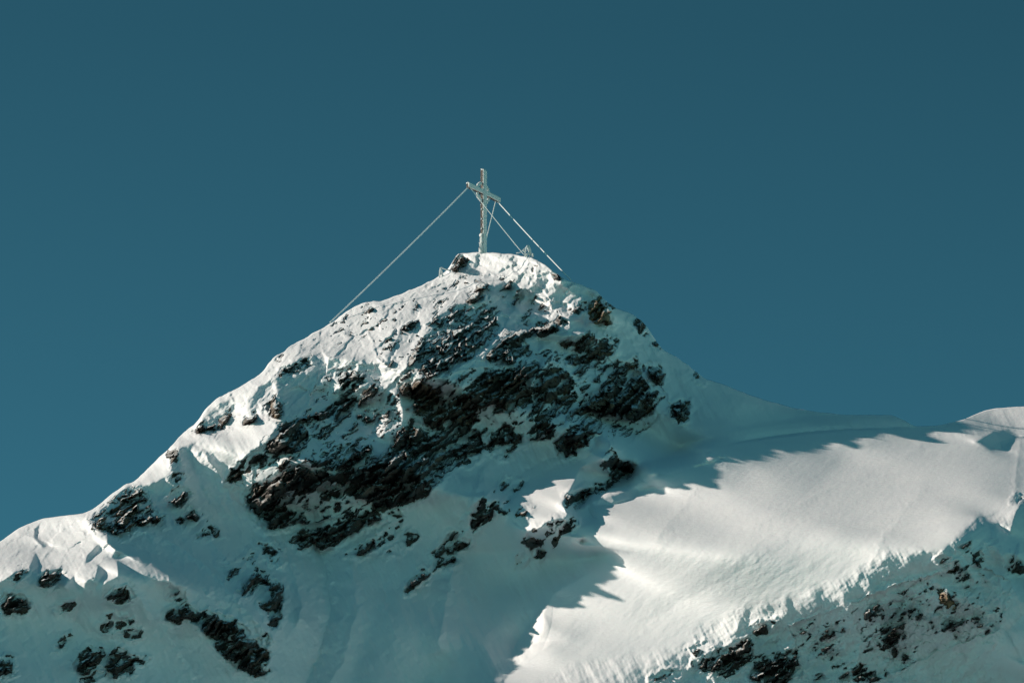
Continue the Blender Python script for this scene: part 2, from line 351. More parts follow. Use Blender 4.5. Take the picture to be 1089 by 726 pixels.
_r('streaky half buried rock right of the shaded snow bowl',.5,[(377,431),(385,420),(395,408),(402,405),(401,415),(392,426),(382,436)],[(352,403),(365,393),(378,393),(388,400),(396,410),(380,416),(365,418)],group=G_CL)
_r('snow streaked ledges between the forked crag and the huge cliff',.5,[(361,471),(375,467),(390,469),(402,472),(397,483),(380,491),(365,498),(345,499),(324,495),(328,486),(345,478)],group=G_CL)
_r('hooked dark crag at the left tip of the cliff',.18,[(242,511),(251,497),(262,487),(275,478),(289,484),(282,495),(269,497),(258,506),(261,515),(251,516)],group=G_CL)
_r('small dark rock in the snow bay under the huge cliff',.0,[(320,537),(328,535),(332,543),(324,546)],group=G_IS)
_r('sunlit bank boulder on the left shoulder with shaded underside',.3,[(257,452),(262,444),(273,437),(277,441),(268,450)],group=G_SH)
_r('brownish broken rock right of the sunlit bank boulder',.35,[(280,439),(281,428),(291,420),(301,428),(301,440),(294,449),(287,444)],group=G_SH,kind='brown')
_r('flat grey boulder with a snow cap jutting from the left shoulder',.4,[(294,400),(299,392),(315,386),(329,379),(331,388),(319,396),(306,400)],name='boulder',cat='boulder',group=G_SH)
_r('small dark stone on the skyline above the flat grey boulder',.2,[(290,384),(295,376.5),(300,377),(295,386)],group=G_SH)
_r('dark rock row on the left skyline above the bare snow wedge',.2,[(205,455),(217,450),(234,451),(240,455),(221,462),(211,461)],group=G_SH)
_r('thin slanting dark ledge above the skyline rock row',.15,[(231,449),(239,441),(252,431),(248,438),(236,451)],group=G_SH)
_r('small rock edge beside the bare snow wedge on the left ridge',.1,[(184,509),(190,504),(196,507),(188,512)],[(181,483),(186,480),(189,494),(184,492)],group=G_SH)
_r('big layered boulder with orange foot on the lower left skyline',.46,[(95,553),(104,544),(124,529),(139,517),(153,526),(161,538),(172,549),(175,557),(157,559),(144,563),(128,572),(120,568),(102,565)],name='boulder',cat='boulder',kind='brown')
_r('frosted ledges right of the big layered boulder',.5,[(176,532),(190,517),(199,519),(202,528),(192,540),(182,537)],group=G_SH)
_r('small broken rocks in shaded snow below the frosted ledges',.25,[(187,551),(192,547),(199,556),(195,560)],[(195,546),(202,542),(213,547),(208,552),(198,553)],group=G_SH)
_r('narrow dark sliver in shaded snow, rightmost below the frosted ledges',.0,[(221,557),(225,557),(232,568),(228,566)],group=G_SH)
_r('small dark wedge left of the narrow sliver in shaded snow',.0,[(211,570),(217,563),(222,569)],group=G_SH)
_r('dark rock at the lower edge of the sunlit snow tongues, left part',.2,[(38,619),(46,609),(64,606),(68,610),(56,623),(48,626)],group=G_LF)
_r('small rock left below the sunlit tongues near the frame edge',.2,[(13,614),(18,607),(31,603),(26,612),(18,618)],group=G_LF)
_r('lumpy dark rock at the far left under the sunlit shoulder',.1,[(3,642),(8,632),(26,634),(32,642),(23,650),(8,651)],group=G_LF)
_r('round dark rock right below the sunlit snow tongues',.15,[(113,637),(128,626),(140,626),(142,636),(126,641)],group=G_LF)
_r('small dark rock at the end of the thin sunlit streak',.1,[(182,627),(195,625),(196,635),(190,638),(183,634)],group=G_LF)
_r('flat dark rock beside the upper end of the long black outcrop',.05,[(177,651),(183,648),(195,658),(184,660),(178,656)],group=G_LF)
_r('long black outcrop running down the lower left spur',.05,[(188,644),(198,640),(211,653),(221,650),(245,657),(266,671),(262,678),(278,683),(288,694),(284,706),(278,709),(287,713),(273,718),(257,713),(239,697),(227,682),(211,664),(198,656),(191,654)],group=G_LF)
_r('curved dark outcrop with a snow pocket on the right edge of the spur',.2,[(254,630),(262,619),(273,606),(286,613),(299,619),(301,637),(298,660),(293,669),(287,668),(283,653),(276,641),(284,636),(289,628),(283,622),(274,622),(268,632),(258,634)],group=G_LF)
_r('dark rock on the edge of the spur above the curved outcrop',.12,[(275,578),(286,577),(298,584),(299,596),(293,600),(283,589)],group=G_LF)
_r('small rock on the spur left of the rock above the curved outcrop',.1,[(260,594),(268,587),(273,591),(268,597)],group=G_LF)
_r('faint broken rocks on the spur left above the curved outcrop',.35,[(247,601),(254,599),(252,608),(243,616)],[(236,598),(242,597),(240,602)],group=G_LF)
_r('small dark edge rock between the curved and the long black outcrop',.1,[(277,669),(287,671),(288,684),(283,686)],group=G_LF)
_r('pointed flat dark rock alone in the lower left snow',.0,[(106,668),(115,656),(139,659),(128,668),(115,672)],group=G_LF)
_r('thin dark ledge right below the pointed flat rock',.1,[(126,672),(147,672),(139,677)],group=G_LF)
_r('slim upright sliver left of the pointed flat rock',.0,[(58,692),(65,680),(75,676),(67,687)],group=G_LF)
_r('rounded double rock near the bottom left, left one of two',.12,[(80,710),(85,694),(95,686),(109,691),(105,704),(95,715),(85,718)],group=G_LF)
_r('jagged rock near the bottom left, right one of two',.2,[(114,704),(126,690),(133,691),(141,700),(155,700),(141,707),(141,715),(123,718),(116,710)],group=G_LF)
_r('low rock at the foot of the rounded double rock',.1,[(85,724),(100,714),(110,717),(100,723)],group=G_LF)
_r('two thin dark ledges at the extreme lower left edge',.15,[(-8,712),(10,708),(14,714),(-4,718)],[(-6,704),(10,700),(12,705),(2,707)],group=G_LF)
_r('small dark rock halfway down the lower left snow below the tongues',.1,[(60,648),(69,642),(78,641),(74,648),(64,651)],group=G_LF)
_r('broken rock islands under the huge cliff, upper of two chains',.28,[(333,569),(354,555),(379,541),(403,540),(405,551),(379,564),(354,577),(341,579)],group=G_IS)
_r('small dark rock left of the upper chain of islands',.08,[(310,575),(324,563),(330,572),(320,583)],group=G_IS)
_r('broken rock islands under the huge cliff, lower of two chains',.28,[(369,588),(388,578),(409,565),(426,554),(426,560),(409,577),(383,590)],group=G_IS)
_r('tiny stones just right of the two rock island chains',.0,[(415,547),(423,543),(426,549)],[(411,588),(421,583),(423,586)],[(431,574),(436,568),(440,570),(434,577)],group=G_IS)
_r('ragged dark rib in mid basin, upper half of the long diagonal chain',.1,[(501,547),(508,536),(516,527),(525,523),(519,533),(510,542)],[(489,559),(497,552),(510,546),(523,542),(525,549),(512,558),(503,566),(500,557),(492,565)],[(533,516),(540,510),(542,512),(534,519)],[(520,539),(527,535),(526,540)],[(530,541.5),(537,540),(537,543)],group=G_IS)
_r('ragged dark rib in mid basin, lower half of the long diagonal chain',.1,[(461,588),(472,577),(478,569),(483,566),(475,577),(466,588)],[(462,604),(466,592),(478,583),(492,573),(500,574),(495,581),(483,585),(474,594),(466,602)],[(474,598),(481,592),(487,594),(478,599)],group=G_IS)
_r('dark sliver at the bottom end of the long diagonal chain',.0,[(430,628),(437,617),(446,610),(444,620),(434,628)],[(447,611),(450,605),(455,608),(451,615)],group=G_IS)
_r('short slanting ledge between the diagonal chain and the sunlit nose',.1,[(537,531),(543,521),(555,511),(556,516),(546,526),(539,532)],group=G_IS)
_r('dark rocks hanging under the sunlit nose, middle group',.15,[(562,578),(574,566),(589,552),(597,555),(585,567),(572,580),(564,582)],[(555,578),(558,570),(570,561),(573,566),(562,581)],group=G_NO)
_r('slanting dark rock under the sunlit nose, rightmost',.12,[(585,578),(598,561),(609,548),(612,554),(598,569),(588,579)],group=G_NO)
_r('lowest dark rocks under the sunlit nose',.05,[(547,600),(558,588),(563,591),(552,599)],[(570,591),(576,580),(582,583),(574,592)],group=G_NO)
_r('tiny brown rock in the sunlit snow of the nose',.0,[(551,546),(557,541),(563,541),(558,548)],group=G_NO,kind='brown')
_r('large dark outcrop at the left end of the lower right face',.3,[(737,706),(747,699),(758,693),(773,691),(784,682),(796,679),(801,690),(797,701),(786,708),(775,717),(762,719),(749,713)],group=G_RT)
_r('large snow flecked outcrop at the bottom, right of the left end outcrop',.36,[(797,720),(803,700),(819,697),(835,695),(850,687),(850,702),(843,716),(835,732),(810,734)],group=G_RT)
_r('low dark ledge under the fringe above the two large outcrops',.1,[(800,671),(807,664),(824,662),(814,670),(805,673)],group=G_RT)
_r('rounded rock cluster below the long sunlit snow finger',.36,[(917,659),(922,642),(929,634),(941,645),(940,650),(931,659),(926,663)],group=G_RT)
_r('small dark rock left below the rounded cluster',.1,[(905,673),(913,666),(921,669),(915,674)],group=G_RT)
_r('slanting broken ledge in the middle of the lower right face',.25,[(857,698),(869,688),(886,684),(881,691),(867,696),(860,701)],group=G_RT)
_r('thin slanting ledge below the slanting broken ledge',.1,[(880,711),(890,706),(905,700),(899,706),(885,713)],group=G_RT)
_r('stepped dark rocks at the bottom edge of the lower right face',.22,[(904,714),(915,703),(921,706),(917,716),(930,711),(933,722),(917,724),(907,722)],group=G_RT)
_r('long dark slab with parallel cracks in the lower right face',.12,[(932,694),(945,681),(961,677),(957,687),(940,694)],[(929,689),(940,680),(935,690)],group=G_RT)
_r('little rocks stepping down right of the long dark slab',.05,[(947,693),(957,689),(952,697)],[(955,701),(967,691),(961,702)],group=G_RT)
_r('small dark rock below the golden pointed boulder, at the end of a ledge',.1,[(970,693),(980,688),(978,696)],group=G_RT)
_r('frosted rock between the rounded cluster and the golden pointed boulder',.4,[(951,635),(960,626),(970,622),(969,631),(958,635)],[(944,640),(950,634),(953,641),(947,645)],group=G_RT)
_r('dark rock immediately left of the golden pointed boulder',.15,[(978,634),(990,621),(994,624),(987,634)],group=G_RT)
_r('golden pointed boulder catching the sun in the lower right face',.0,[(997,625),(1003,622),(1013,637),(1018,647),(1009,650),(998,640)],name='boulder',cat='boulder',kind='gold')
_r('dark block under a short sunlit snow finger above the golden pointed boulder',.1,[(1008,602),(1017,597),(1022,603),(1016,612),(1010,609)],group=G_RT)
_r('small dark rock just under the fringe, left of the dark block',.1,[(998,594),(1006,591),(1004,600)],group=G_RT)
_r('thin dark sliver right below the dark block',.0,[(1020,617),(1030,611),(1029,616)],group=G_RT)
_r('small faint rock between the dark block and the right frame edge',.3,[(1034,591),(1043,588),(1045,595),(1036,596)],[(1020,582),(1030,579),(1028,584)],group=G_RT)
_r('dark rock running out of the right frame edge under a snow lump',.05,[(1071,604),(1095,596),(1100,604),(1074,607)],[(1071,593),(1078,590),(1076,596)],group=G_RT)
_r('dark rock at the right frame edge where the sunlit slope breaks off',.05,[(1078,533),(1083,526),(1098,522),(1098,535),(1085,534)],group=G_RT)
_r('small isolated dark rock low on the right, left of the sunlit corner',.15,[(1055,647),(1064,645),(1061,654)],group=G_RT)
_r('slanting forked rock below the golden pointed boulder',.15,[(994,677),(1003,668),(1010,658),(1018,660),(1012,666),(1003,674)],group=G_RT)
_r('scattered pebbly stones between the larger rocks of the lower right face',.74,[(925,668),(940,652),(948,640),(975,642),(986,655),(965,682),(942,688),(928,680)],[(853,668),(870,664),(892,660),(900,668),(890,684),(862,686),(852,680)],[(693,721),(708,713),(722,714),(716,726)],[(905,690),(925,682),(925,702),(910,708)],[(1025,655),(1050,650),(1045,670),(1020,668)],[(858,716),(878,712),(880,726),(860,728)],[(735,690),(750,684),(758,690),(742,697)],name='loose_stones',cat='stones',kind='stuff')

_r('snow plastered broken rock scattered over the summit cone',.80,[(392,345),(430,318),(478,300),(500,292),(560,296),(588,318),(580,345),(560,345),(530,330),(512,300),(470,328),(440,372),(420,392),(402,380)],[(330,350),(385,326),(400,350),(345,372)],group=G_CL,kind='fill',name='frosted_rock',cat='rock')
_r('thin streaks of rock showing in the snow between the crags of the main cliff',.68,[(276,470),(340,430),(400,425),(440,385),(470,400),(520,390),(560,375),(640,372),(660,400),(610,450),(560,468),(520,460),(440,530),(300,560),(266,530)],[(340,398),(385,388),(404,410),(370,430),(330,428)],[(636,440),(700,400),(712,430),(690,455),(650,465)],group=G_CL,kind='fill',name='rock_streaks',cat='rock')
_r('sparse rock flecks high in the lower right face below the snow lip',.84,[(840,665),(900,645),(960,620),(1040,600),(1075,620),(1060,670),(1000,690),(940,720),(860,725)],group=G_RT,kind='fill',name='rock_flecks',cat='rock')

# ===========================================================================
# BUILD
# ===========================================================================
import bpy, random
rng = random.Random(7)
scene = bpy.context.scene
col = scene.collection

def new_mesh(name, V, F, mat=None, smooth=True, parent=None, mats=None):
    me = bpy.data.meshes.new(name)
    V = np.asarray(V, dtype=np.float32)
    if isinstance(F, np.ndarray):
        n = F.shape[0]; k = F.shape[1]
        me.vertices.add(len(V)); me.vertices.foreach_set('co', V.ravel())
        me.loops.add(n*k); me.loops.foreach_set('vertex_index', F.astype(np.int32).ravel())
        me.polygons.add(n); me.polygons.foreach_set('loop_start', np.arange(n, dtype=np.int32)*k)
        me.polygons.foreach_set('use_smooth', np.full(n, smooth))
        me.update(calc_edges=True)
    else:
        me.from_pydata([tuple(map(float,v)) for v in V], [], F); me.update()
        me.polygons.foreach_set('use_smooth', [smooth]*len(me.polygons))
    o = bpy.data.objects.new(name, me); col.objects.link(o)
    if mat: me.materials.append(mat)
    if parent: o.parent = parent
    return o

def tag(o, label=None, cat=None, group=None, kind=None):
    if label: o['label'] = label
    if cat: o['category'] = cat
    if group: o['group'] = group
    if kind: o['kind'] = kind
    return o

# ------------------------------------------------------------------ materials
def mat_base(name):
    m = bpy.data.materials.new(name); m.use_nodes = True
    nt = m.node_tree; b = nt.nodes['Principled BSDF']
    return m, nt, b
def N(nt, t, **kw):
    n = nt.nodes.new(t)
    for k,v in kw.items():
        if k in n.inputs: n.inputs[k].default_value = v
        else: setattr(n,k,v)
    return n
def ramp(nt, pts):
    r = nt.nodes.new('ShaderNodeValToRGB'); e = r.color_ramp.elements
    while len(e) < len(pts): e.new(0.5)
    for i,(p,c) in enumerate(pts):
        e[i].position = p; e[i].color = c if len(c)==4 else (*c,1)
    return r

def snow_mat():
    m,nt,b = mat_base('snow')
    L = nt.links.new
    tc = N(nt,'ShaderNodeTexCoord')
    n1 = N(nt,'ShaderNodeTexNoise', Scale=0.35, Detail=5.0, Roughness=0.6); L(tc.outputs['Object'],n1.inputs['Vector'])
    r = ramp(nt,[(0.3,(0.805,0.815,0.85)),(0.7,(0.855,0.858,0.88))]); L(n1.outputs['Fac'],r.inputs['Fac'])
    L(r.outputs['Color'],b.inputs['Base Color'])
    b.inputs['Roughness'].default_value = 0.62
    b.inputs['Specular IOR Level'].default_value = 0.25
    mp = N(nt,'ShaderNodeMapping'); mp.inputs['Scale'].default_value=(1,1,2.2); mp.inputs['Rotation'].default_value=(0,0.65,0)
    L(tc.outputs['Object'],mp.inputs['Vector'])
    n2 = N(nt,'ShaderNodeTexNoise', Scale=2.2, Detail=7.0, Roughness=0.65); L(mp.outputs['Vector'],n2.inputs['Vector'])
    bp = N(nt,'ShaderNodeBump', Strength=0.5, Distance=0.07); L(n2.outputs['Fac'],bp.inputs['Height'])
    L(bp.outputs['Normal'],b.inputs['Normal'])
    return m

def rock_mat(name, c1, c2, c3, snow=0.5):
    m,nt,b = mat_base(name); L = nt.links.new
    tc = N(nt,'ShaderNodeTexCoord')
    mp = N(nt,'ShaderNodeMapping'); mp.inputs['Rotation'].default_value=(0.2,0.65,0.1); mp.inputs['Scale'].default_value=(0.5,1,2.0)
    L(tc.outputs['Object'],mp.inputs['Vector'])
    n1 = N(nt,'ShaderNodeTexNoise', Scale=0.55, Detail=8.0, Roughness=0.68); L(mp.outputs['Vector'],n1.inputs['Vector'])
    r = ramp(nt,[(0.34,c1),(0.52,c2),(0.68,c3)]); L(n1.outputs['Fac'],r.inputs['Fac'])
    # snow lodged on everything that faces up
    n2 = N(nt,'ShaderNodeTexNoise', Scale=2.6, Detail=6.0, Roughness=0.7); L(mp.outputs['Vector'],n2.inputs['Vector'])
    n3 = N(nt,'ShaderNodeTexNoise', Scale=8.0, Detail=5.0, Roughness=0.7); L(mp.outputs['Vector'],n3.inputs['Vector'])
    bp = N(nt,'ShaderNodeBump', Strength=0.55, Distance=0.10); L(n2.outputs['Fac'],bp.inputs['Height'])
    bp2 = N(nt,'ShaderNodeBump', Strength=0.6, Distance=0.04); L(n3.outputs['Fac'],bp2.inputs['Height']); L(bp.outputs['Normal'],bp2.inputs['Normal'])
    sp = N(nt,'ShaderNodeSeparateXYZ'); L(bp2.outputs['Normal'],sp.inputs['Vector'])
    ad = N(nt,'ShaderNodeMath',operation='MULTIPLY_ADD'); L(n3.outputs['Fac'],ad.inputs[0]); ad.inputs[1].default_value=0.9; L(sp.outputs['Z'],ad.inputs[2])
    ml = N(nt,'ShaderNodeMapRange'); L(ad.outputs[0],ml.inputs['Value'])
    ml.inputs['From Min'].default_value = 1.36-0.45*snow; ml.inputs['From Max'].default_value = 1.44-0.45*snow
    mx = N(nt,'ShaderNodeMix',data_type='RGBA'); L(ml.outputs['Result'],mx.inputs['Factor'])
    L(r.outputs['Color'],mx.inputs[6]); mx.inputs[7].default_value=(0.80,0.82,0.83,1)
    L(mx.outputs[2],b.inputs['Base Color'])
    b.inputs['Roughness'].default_value=0.8
    L(bp2.outputs['Normal'],b.inputs['Normal'])
    return m

M_SNOW = snow_mat()
def valley_mat():
    m,nt,b = mat_base('valley_bounce'); L = nt.links.new  # dark and snowy tones picked for how much light the unseen ground bounces
    tc = N(nt,'ShaderNodeTexCoord'); n1 = N(nt,'ShaderNodeTexNoise', Scale=0.004, Detail=8.0); L(tc.outputs['Object'],n1.inputs['Vector'])
    r = ramp(nt,[(0.40,(0.03,0.045,0.04)),(0.55,(0.06,0.075,0.07)),(0.64,(0.5,0.54,0.58))]); L(n1.outputs['Fac'],r.inputs['Fac'])
    L(r.outputs['Color'],b.inputs['Base Color']); b.inputs['Roughness'].default_value=0.9
    return m
M_VAL = valley_mat()
M_ROCK = rock_mat('dark_rock',(0.020,0.019,0.019),(0.060,0.050,0.044),(0.155,0.110,0.078),0.44)
M_WARM = rock_mat('warm_rock',(0.022,0.020,0.019),(0.075,0.055,0.041),(0.19,0.125,0.077),0.45)
M_ROCKF = rock_mat('frosted_rock',(0.030,0.028,0.027),(0.060,0.054,0.050),(0.14,0.11,0.085),0.60)
M_BROWN = rock_mat('brown_rock',(0.035,0.027,0.020),(0.085,0.058,0.036),(0.26,0.16,0.08),0.5)
M_GOLD = rock_mat('tan_rock',(0.06,0.042,0.026),(0.20,0.135,0.075),(0.42,0.29,0.16),0.25)

# ------------------------------------------------------------------ terrain sampling
X,Y,D0,T,DEL = solve_relief()
DB = D0+DEL
xs = np.concatenate([np.arange(-150,-8,3.0), np.arange(-8,1097,0.88), np.arange(1097,1240,3.0)])
NR = 560
v = np.linspace(0,1,NR)
sk = skyline(xs)
BOT = 800.0
PX = np.repeat(xs[None],NR,0)
# rows from the skyline (0) to the bottom, finer over the visible part
PY = sk[None]+(BOT-sk)[None]*(0.0+1.0*(v[:,None]*0.86+0.14*v[:,None]**3))
D = sample(DB,PX,PY); TT = sample(T,PX,PY)
edge = PY-sk[None]
# the crest rounds over backwards
w = 7.0
D = D+np.interp(PX,[540,620,975,1010],[0.55,0.12,0.12,0.4])*(1-np.sqrt(np.clip(edge,0,w)/w))

ca,sa = math.cos(math.radians(38)), math.sin(math.radians(38))
wx = PX+2.2*fbm(PX/9,PY/9,101,3); wy = PY+2.2*fbm(PX/9,PY/9,151,3)
s_ = ca*wx-sa*wy; t_ = sa*wx+ca*wy

# rock field
def rock_fields():
    best = np.full((GH,GW),-30.0); ids = np.zeros((GH,GW),np.int32); den = np.zeros((GH,GW))
    for i,(nm,lb,ct,gp,dn,kd,polys) in enumerate(ROCKS):
        for p in polys:
            xa=[q[0] for q in p]; ya=[q[1] for q in p]; pad=12
            i0=max(0,int(min(xa)-pad-GX0)); i1=min(GW,int(max(xa)+pad-GX0)+1)
            j0=max(0,int(min(ya)-pad-GY0)); j1=min(GH,int(max(ya)+pad-GY0)+1)
            x=X[j0:j1,i0:i1]; y=Y[j0:j1,i0:i1]
            sd = np.maximum(poly_sdf(p,x,y),-11)
            ext = min(max(xa)-min(xa),max(ya)-min(ya))
            if kd not in('fill','stuff') and ext < 12: sd = sd+1.6*(12-ext)/12+0.4
            if kd=='fill': sd = np.where(sd>0,np.minimum(sd*0.5,1.2),np.maximum(sd*2,-11))
            b = best[j0:j1,i0:i1]; n = sd>b
            b[n]=sd[n]; ids[j0:j1,i0:i1][n]=i; den[j0:j1,i0:i1][n]=dn
    return best,ids,den
SD,IDS,DEN = rock_fields()
CRAG = poly_sdf([(240,500),(300,435),(400,395),(440,335),(520,300),(600,330),(660,350),(700,390),(700,450),(640,480),(540,480),(440,545),(300,570),(250,545)],X,Y)
DEN = blur(DEN,1)
sd = sample(SD,wx,wy); dn = sample(DEN,wx,wy)
gi = np.clip((wy-GY0+0.5).astype(int),0,GH-1); gj = np.clip((wx-GX0+0.5).astype(int),0,GW-1)
rid = IDS[gi,gj]

h1,e1,r1 = facets(s_/42,t_/15,11)
h2,e2,r2 = facets(s_/19+3,t_/6.5,23)
h3,e3,r3 = facets(s_/6,t_/2.4,37)
nf = fbm(s_/20,t_/5.5,61,3,0.5)
crag = sm(0,40,sample(CRAG,wx,wy))
m = np.clip(sd+0.9,-11,7)/4.0
m = m+0.40*crag*sm(1.0,3.0,sd)
crag = sm(0,40,sample(CRAG,wx,wy))
ph = t_/14.0+1.1*fbm(s_/70,t_/30,401,3)+0.25*(r1-0.5)
fr_ = ph-np.floor(ph); led = np.floor(ph)
ledge = sm(0.0,0.30,fr_)*(1-sm(0.30,0.95,fr_))
pres = sm(-0.05,0.18,perlin(s_/26,led*7.31,411)+0.12*perlin(s_/7,led*3.1,417))
top_ = sm(0.02,0.10,fr_)*(1-sm(0.20,0.34,fr_))
m = m+(0.62*fbm(s_/18,t_/4.6,71,3,0.5)+0.95*(r2-0.5)+0.28*(r3-0.5))*sm(-2.1-0.9*crag,-0.3,m)*1.2
inn = sm(-0.6,0.4,np.clip(sd,-11,7)/4.5)
pocket = np.maximum(sm(0.0,0.45,nf+0.15*(1-e1*3)+(dn-0.60)*1.7), sm(0.0,0.3,fbm(s_/9,t_/2.8,67,3,0.55)+(dn-0.60)*1.5))
m = m-inn*pocket*(0.6+2.4*sm(0.0,0.3,dn))
# thin snow veins lodged along the bedding
vein = (np.abs(perlin(s_/40,t_/7.5,83))<0.028+0.05*dn)*sm(-0.15,0.25,perlin(s_/25,t_/20,91))
sdu = sample(SD,wx,wy-5.0)
m = m-(1-crag)*1.5*sm(1.0,-3.0,sdu)*inn*sm(-0.35,0.25,perlin(wx/8,wy/8,77))
m = m-2.2*vein*inn-inn*pres*top_*(1.9+2.0*dn)*sm(-0.25,0.25,perlin(s_/45,t_/40,431)+0.25)
rel = 1.2*ledge-0.45+1.7*h1+0.60*h2+0.12*h3-0.40*sm(0.05,0.0,e1)-0.14*sm(0.08,0.0,e2)+0.05*fbm(s_/5,t_/2.5,95,3)
pil = 0.01*np.clip(sd,0,10)
mm = np.clip(m,-2.2,1.5)
DR = D-sm(-0.1,0.9,mm)*(0.26+rel*sm(0,3.5,sd)*1.0+0.3*rel)-pil*sm(0,1,mm)+np.clip(-mm,0,3)*1.1

def blurq(A):
    B = A.copy(); B[1:-1,1:-1] = (A[1:-1,1:-1]*2+A[:-2,1:-1]+A[2:,1:-1]+A[1:-1,:-2]+A[1:-1,2:])/6
    return B
# snow surface detail
# drift crests (+) and runnels (-): outline, width, height in metres
DRIFTS = [([(518,496),(500,540),(488,590),(474,640),(466,690)],9,0.55),([(508,505),(488,560),(470,610)],7,-0.35),
 ([(330,560),(345,600),(352,650),(338,700),(318,740)],12,-0.9),([(372,600),(380,650),(366,700),(340,745)],10,0.35),
 ([(310,600),(322,640),(318,662)],4,0.3),([(317,655),(320,660)],4,0.45),
 ([(140,560),(180,575),(220,600),(250,635),(290,680)],9,0.5),([(120,575),(170,590),(205,620),(240,648)],6,-0.4),
 ([(215,560),(245,600),(262,630)],7,0.4),([(80,660),(110,690),(120,726)],10,-0.4),([(150,640),(190,690),(220,740)],12,0.5),
 ([(210,470),(230,500),(255,540),(285,570),(300,600)],8,0.45),([(200,480),(215,520),(240,560)],8,-0.4),
 ([(650,345),(690,372),(730,400),(780,425),(840,440)],6,0.4),([(640,360),(680,395),(700,430)],9,0.35),([(655,350),(720,405),(740,440)],7,-0.3),
 ([(750,408),(768,420),(790,418)],4,-0.3),([(560,500),(590,485),(620,470),(640,462)],7,-0.5),
 ([(905,650),(915,690),(905,730)],7,0.35),([(985,660),(975,700),(960,730)],9,0.4),([(1040,600),(1050,650),(1030,700)],10,-0.35),([(1060,560),(1066,600),(1064,640)],6,0.4),
 ([(830,670),(815,700),(795,720)],7,-0.4),([(700,705),(730,712),(760,690),(785,668)],5,0.3),([(780,470),(740,520),(700,570)],14,0.25),([(1020,450),(960,485),(880,520),(800,560)],16,0.22),([(950,520),(860,570),(760,620),(690,660)],16,-0.15),
 ([(980,520),(940,570),(926,600)],10,0.2),([(1085,470),(1080,510),(1078,530)],6,0.3)]
LIPX = [520,600,642,683,723,743,793,840,900,944,1000,1041,1074,1089]
LIPY = [760,716,706,701,697,675,651,642,622,592,597,552,552,540]
lip = np.interp(PX,LIPX,LIPY)
slope = sm(2,-14,PY-lip)*sm(490,530,PX)*sm(455,475,PY)*sm(0.15,0.3,TT)
top = sm(480,380,PY)*sm(690,600,PX)
rime = np.maximum(top*0.9, 0.28*sm(150,110,PX)*sm(520,560,PY)*sm(0.3,0.7,TT))
ripples = fbm((ca*PX-sa*PY)/26,(sa*PX+ca*PY)/9,201,5,0.55)
gul = fbm((0.45*PX+0.9*PY)/120,(0.9*PX-0.45*PY)/30,221,4,0.5)
lump = fbm(wx/11,wy/8,241,5,0.55)
lump2 = np.abs(fbm(s_/9,t_/5,251,4,0.6))
sharp = 0.022*ripples*slope
fs1,fe1,_ = facets(s_/24+9,t_/11,511); fs2,fe2,_ = facets(wx/11,wy/8,523)
fsn = (0.46*blurq(fs1)+0.17*blurq(fs2))
sn = sharp + rime*fsn + (1-slope)*(1-rime)*(0.26*gul+0.10*fbm((0.45*PX+0.9*PY)/55,(0.9*PX-0.45*PY)/14,231,4,0.55)) + rime*(0.30*fbm(s_/34,t_/12,261,3,0.5)+0.03*lump-0.11*lump2) + 0.055*(1-rime)*(1-slope)*ripples
# lumpy fringe below the wind lip
lip = np.interp(PX,[600,642,683,723,743,793,840,900,944,1000,1041,1074,1089],[716,706,701,697,675,651,642,622,592,597,552,552,540])
fr = np.exp(-((PY-lip-6)/14.0)**2)*sm(620,700,PX)
sn = sn+fr*(0.14*fbm(PX/16,PY/20,271,3,0.5)-0.04*np.abs(fbm(PX/4,PY/7,281,3,0.6)))*sm(-0.5,0.4,fbm(PX/30,PY/60,277,2))
face = sm(lip+4,lip+30,PY)*sm(640,720,PX)*sm(1075,1050,PX+0*PY)
sn = sn+face*(0.16*fbm(s_/14,t_/9,291,5,0.58)+0.33*fsn)
near = sm(-1.9,-0.2,mm)
sn = sn*(1-0.3*near)+0.24*near*(1-inn)+0.08*near*lump2
for pts,wd,amp in DRIFTS:
    d_ = np.full(PX.shape,1e9)
    P_ = np.array(pts,float)
    bb = (PX>P_[:,0].min()-wd*5)&(PX<P_[:,0].max()+wd*5)&(PY>P_[:,1].min()-wd*5)&(PY<P_[:,1].max()+wd*5)
    x_ = wx[bb]; y_ = wy[bb]; dd_ = np.full(x_.shape,1e9)
    for (ax,ay),(bx,by) in zip(P_[:-1],P_[1:]):
        ex,ey = bx-ax,by-ay; tt = np.clip(((x_-ax)*ex+(y_-ay)*ey)/(ex*ex+ey*ey),0,1)
        dd_ = np.minimum(dd_,(x_-ax-tt*ex)**2+(y_-ay-tt*ey)**2)
    sn[bb] += (1.7 if P_[:,0].max()<400 else 1.0)*amp*np.exp(-np.sqrt(dd_+0.6)/wd)
sn = sn*sm(-1,4,edge)
DS = D-sn+np.clip(mm,0,1.2)*0.9

# ------------------------------------------------------------------ snow mountain
def grid_world(px,py,d):
    a,b_,c = to_world(px,py,d)
    return np.stack([a,b_,c],-1)
G = grid_world(PX,PY,DS)
nr,nc = PX.shape
# far side: falls away behind the crest
back = []
for sdist in (60,34,18,9,4,1.6,0.5):
    f = G[0]+np.array([0,1.0,0])*sdist+np.array([0,0,-0.85])*sdist
    f[:,2] += 0.25*math.exp(-sdist)*0
    back.append(f)
# foot: the slope runs on down to the valley
foot = []
base = G[-1]
for q in (0.04,0.1,0.2,0.35,0.55,0.8,1.0):
    z = base[:,2]*(1-q)-2.0*q
    f = base.copy(); f[:,2] = z; f[:,1] = base[:,1]-(base[:,2]-z)*1.15
    foot.append(f)
G2 = np.concatenate([np.array(back),G,np.array(foot)],0)
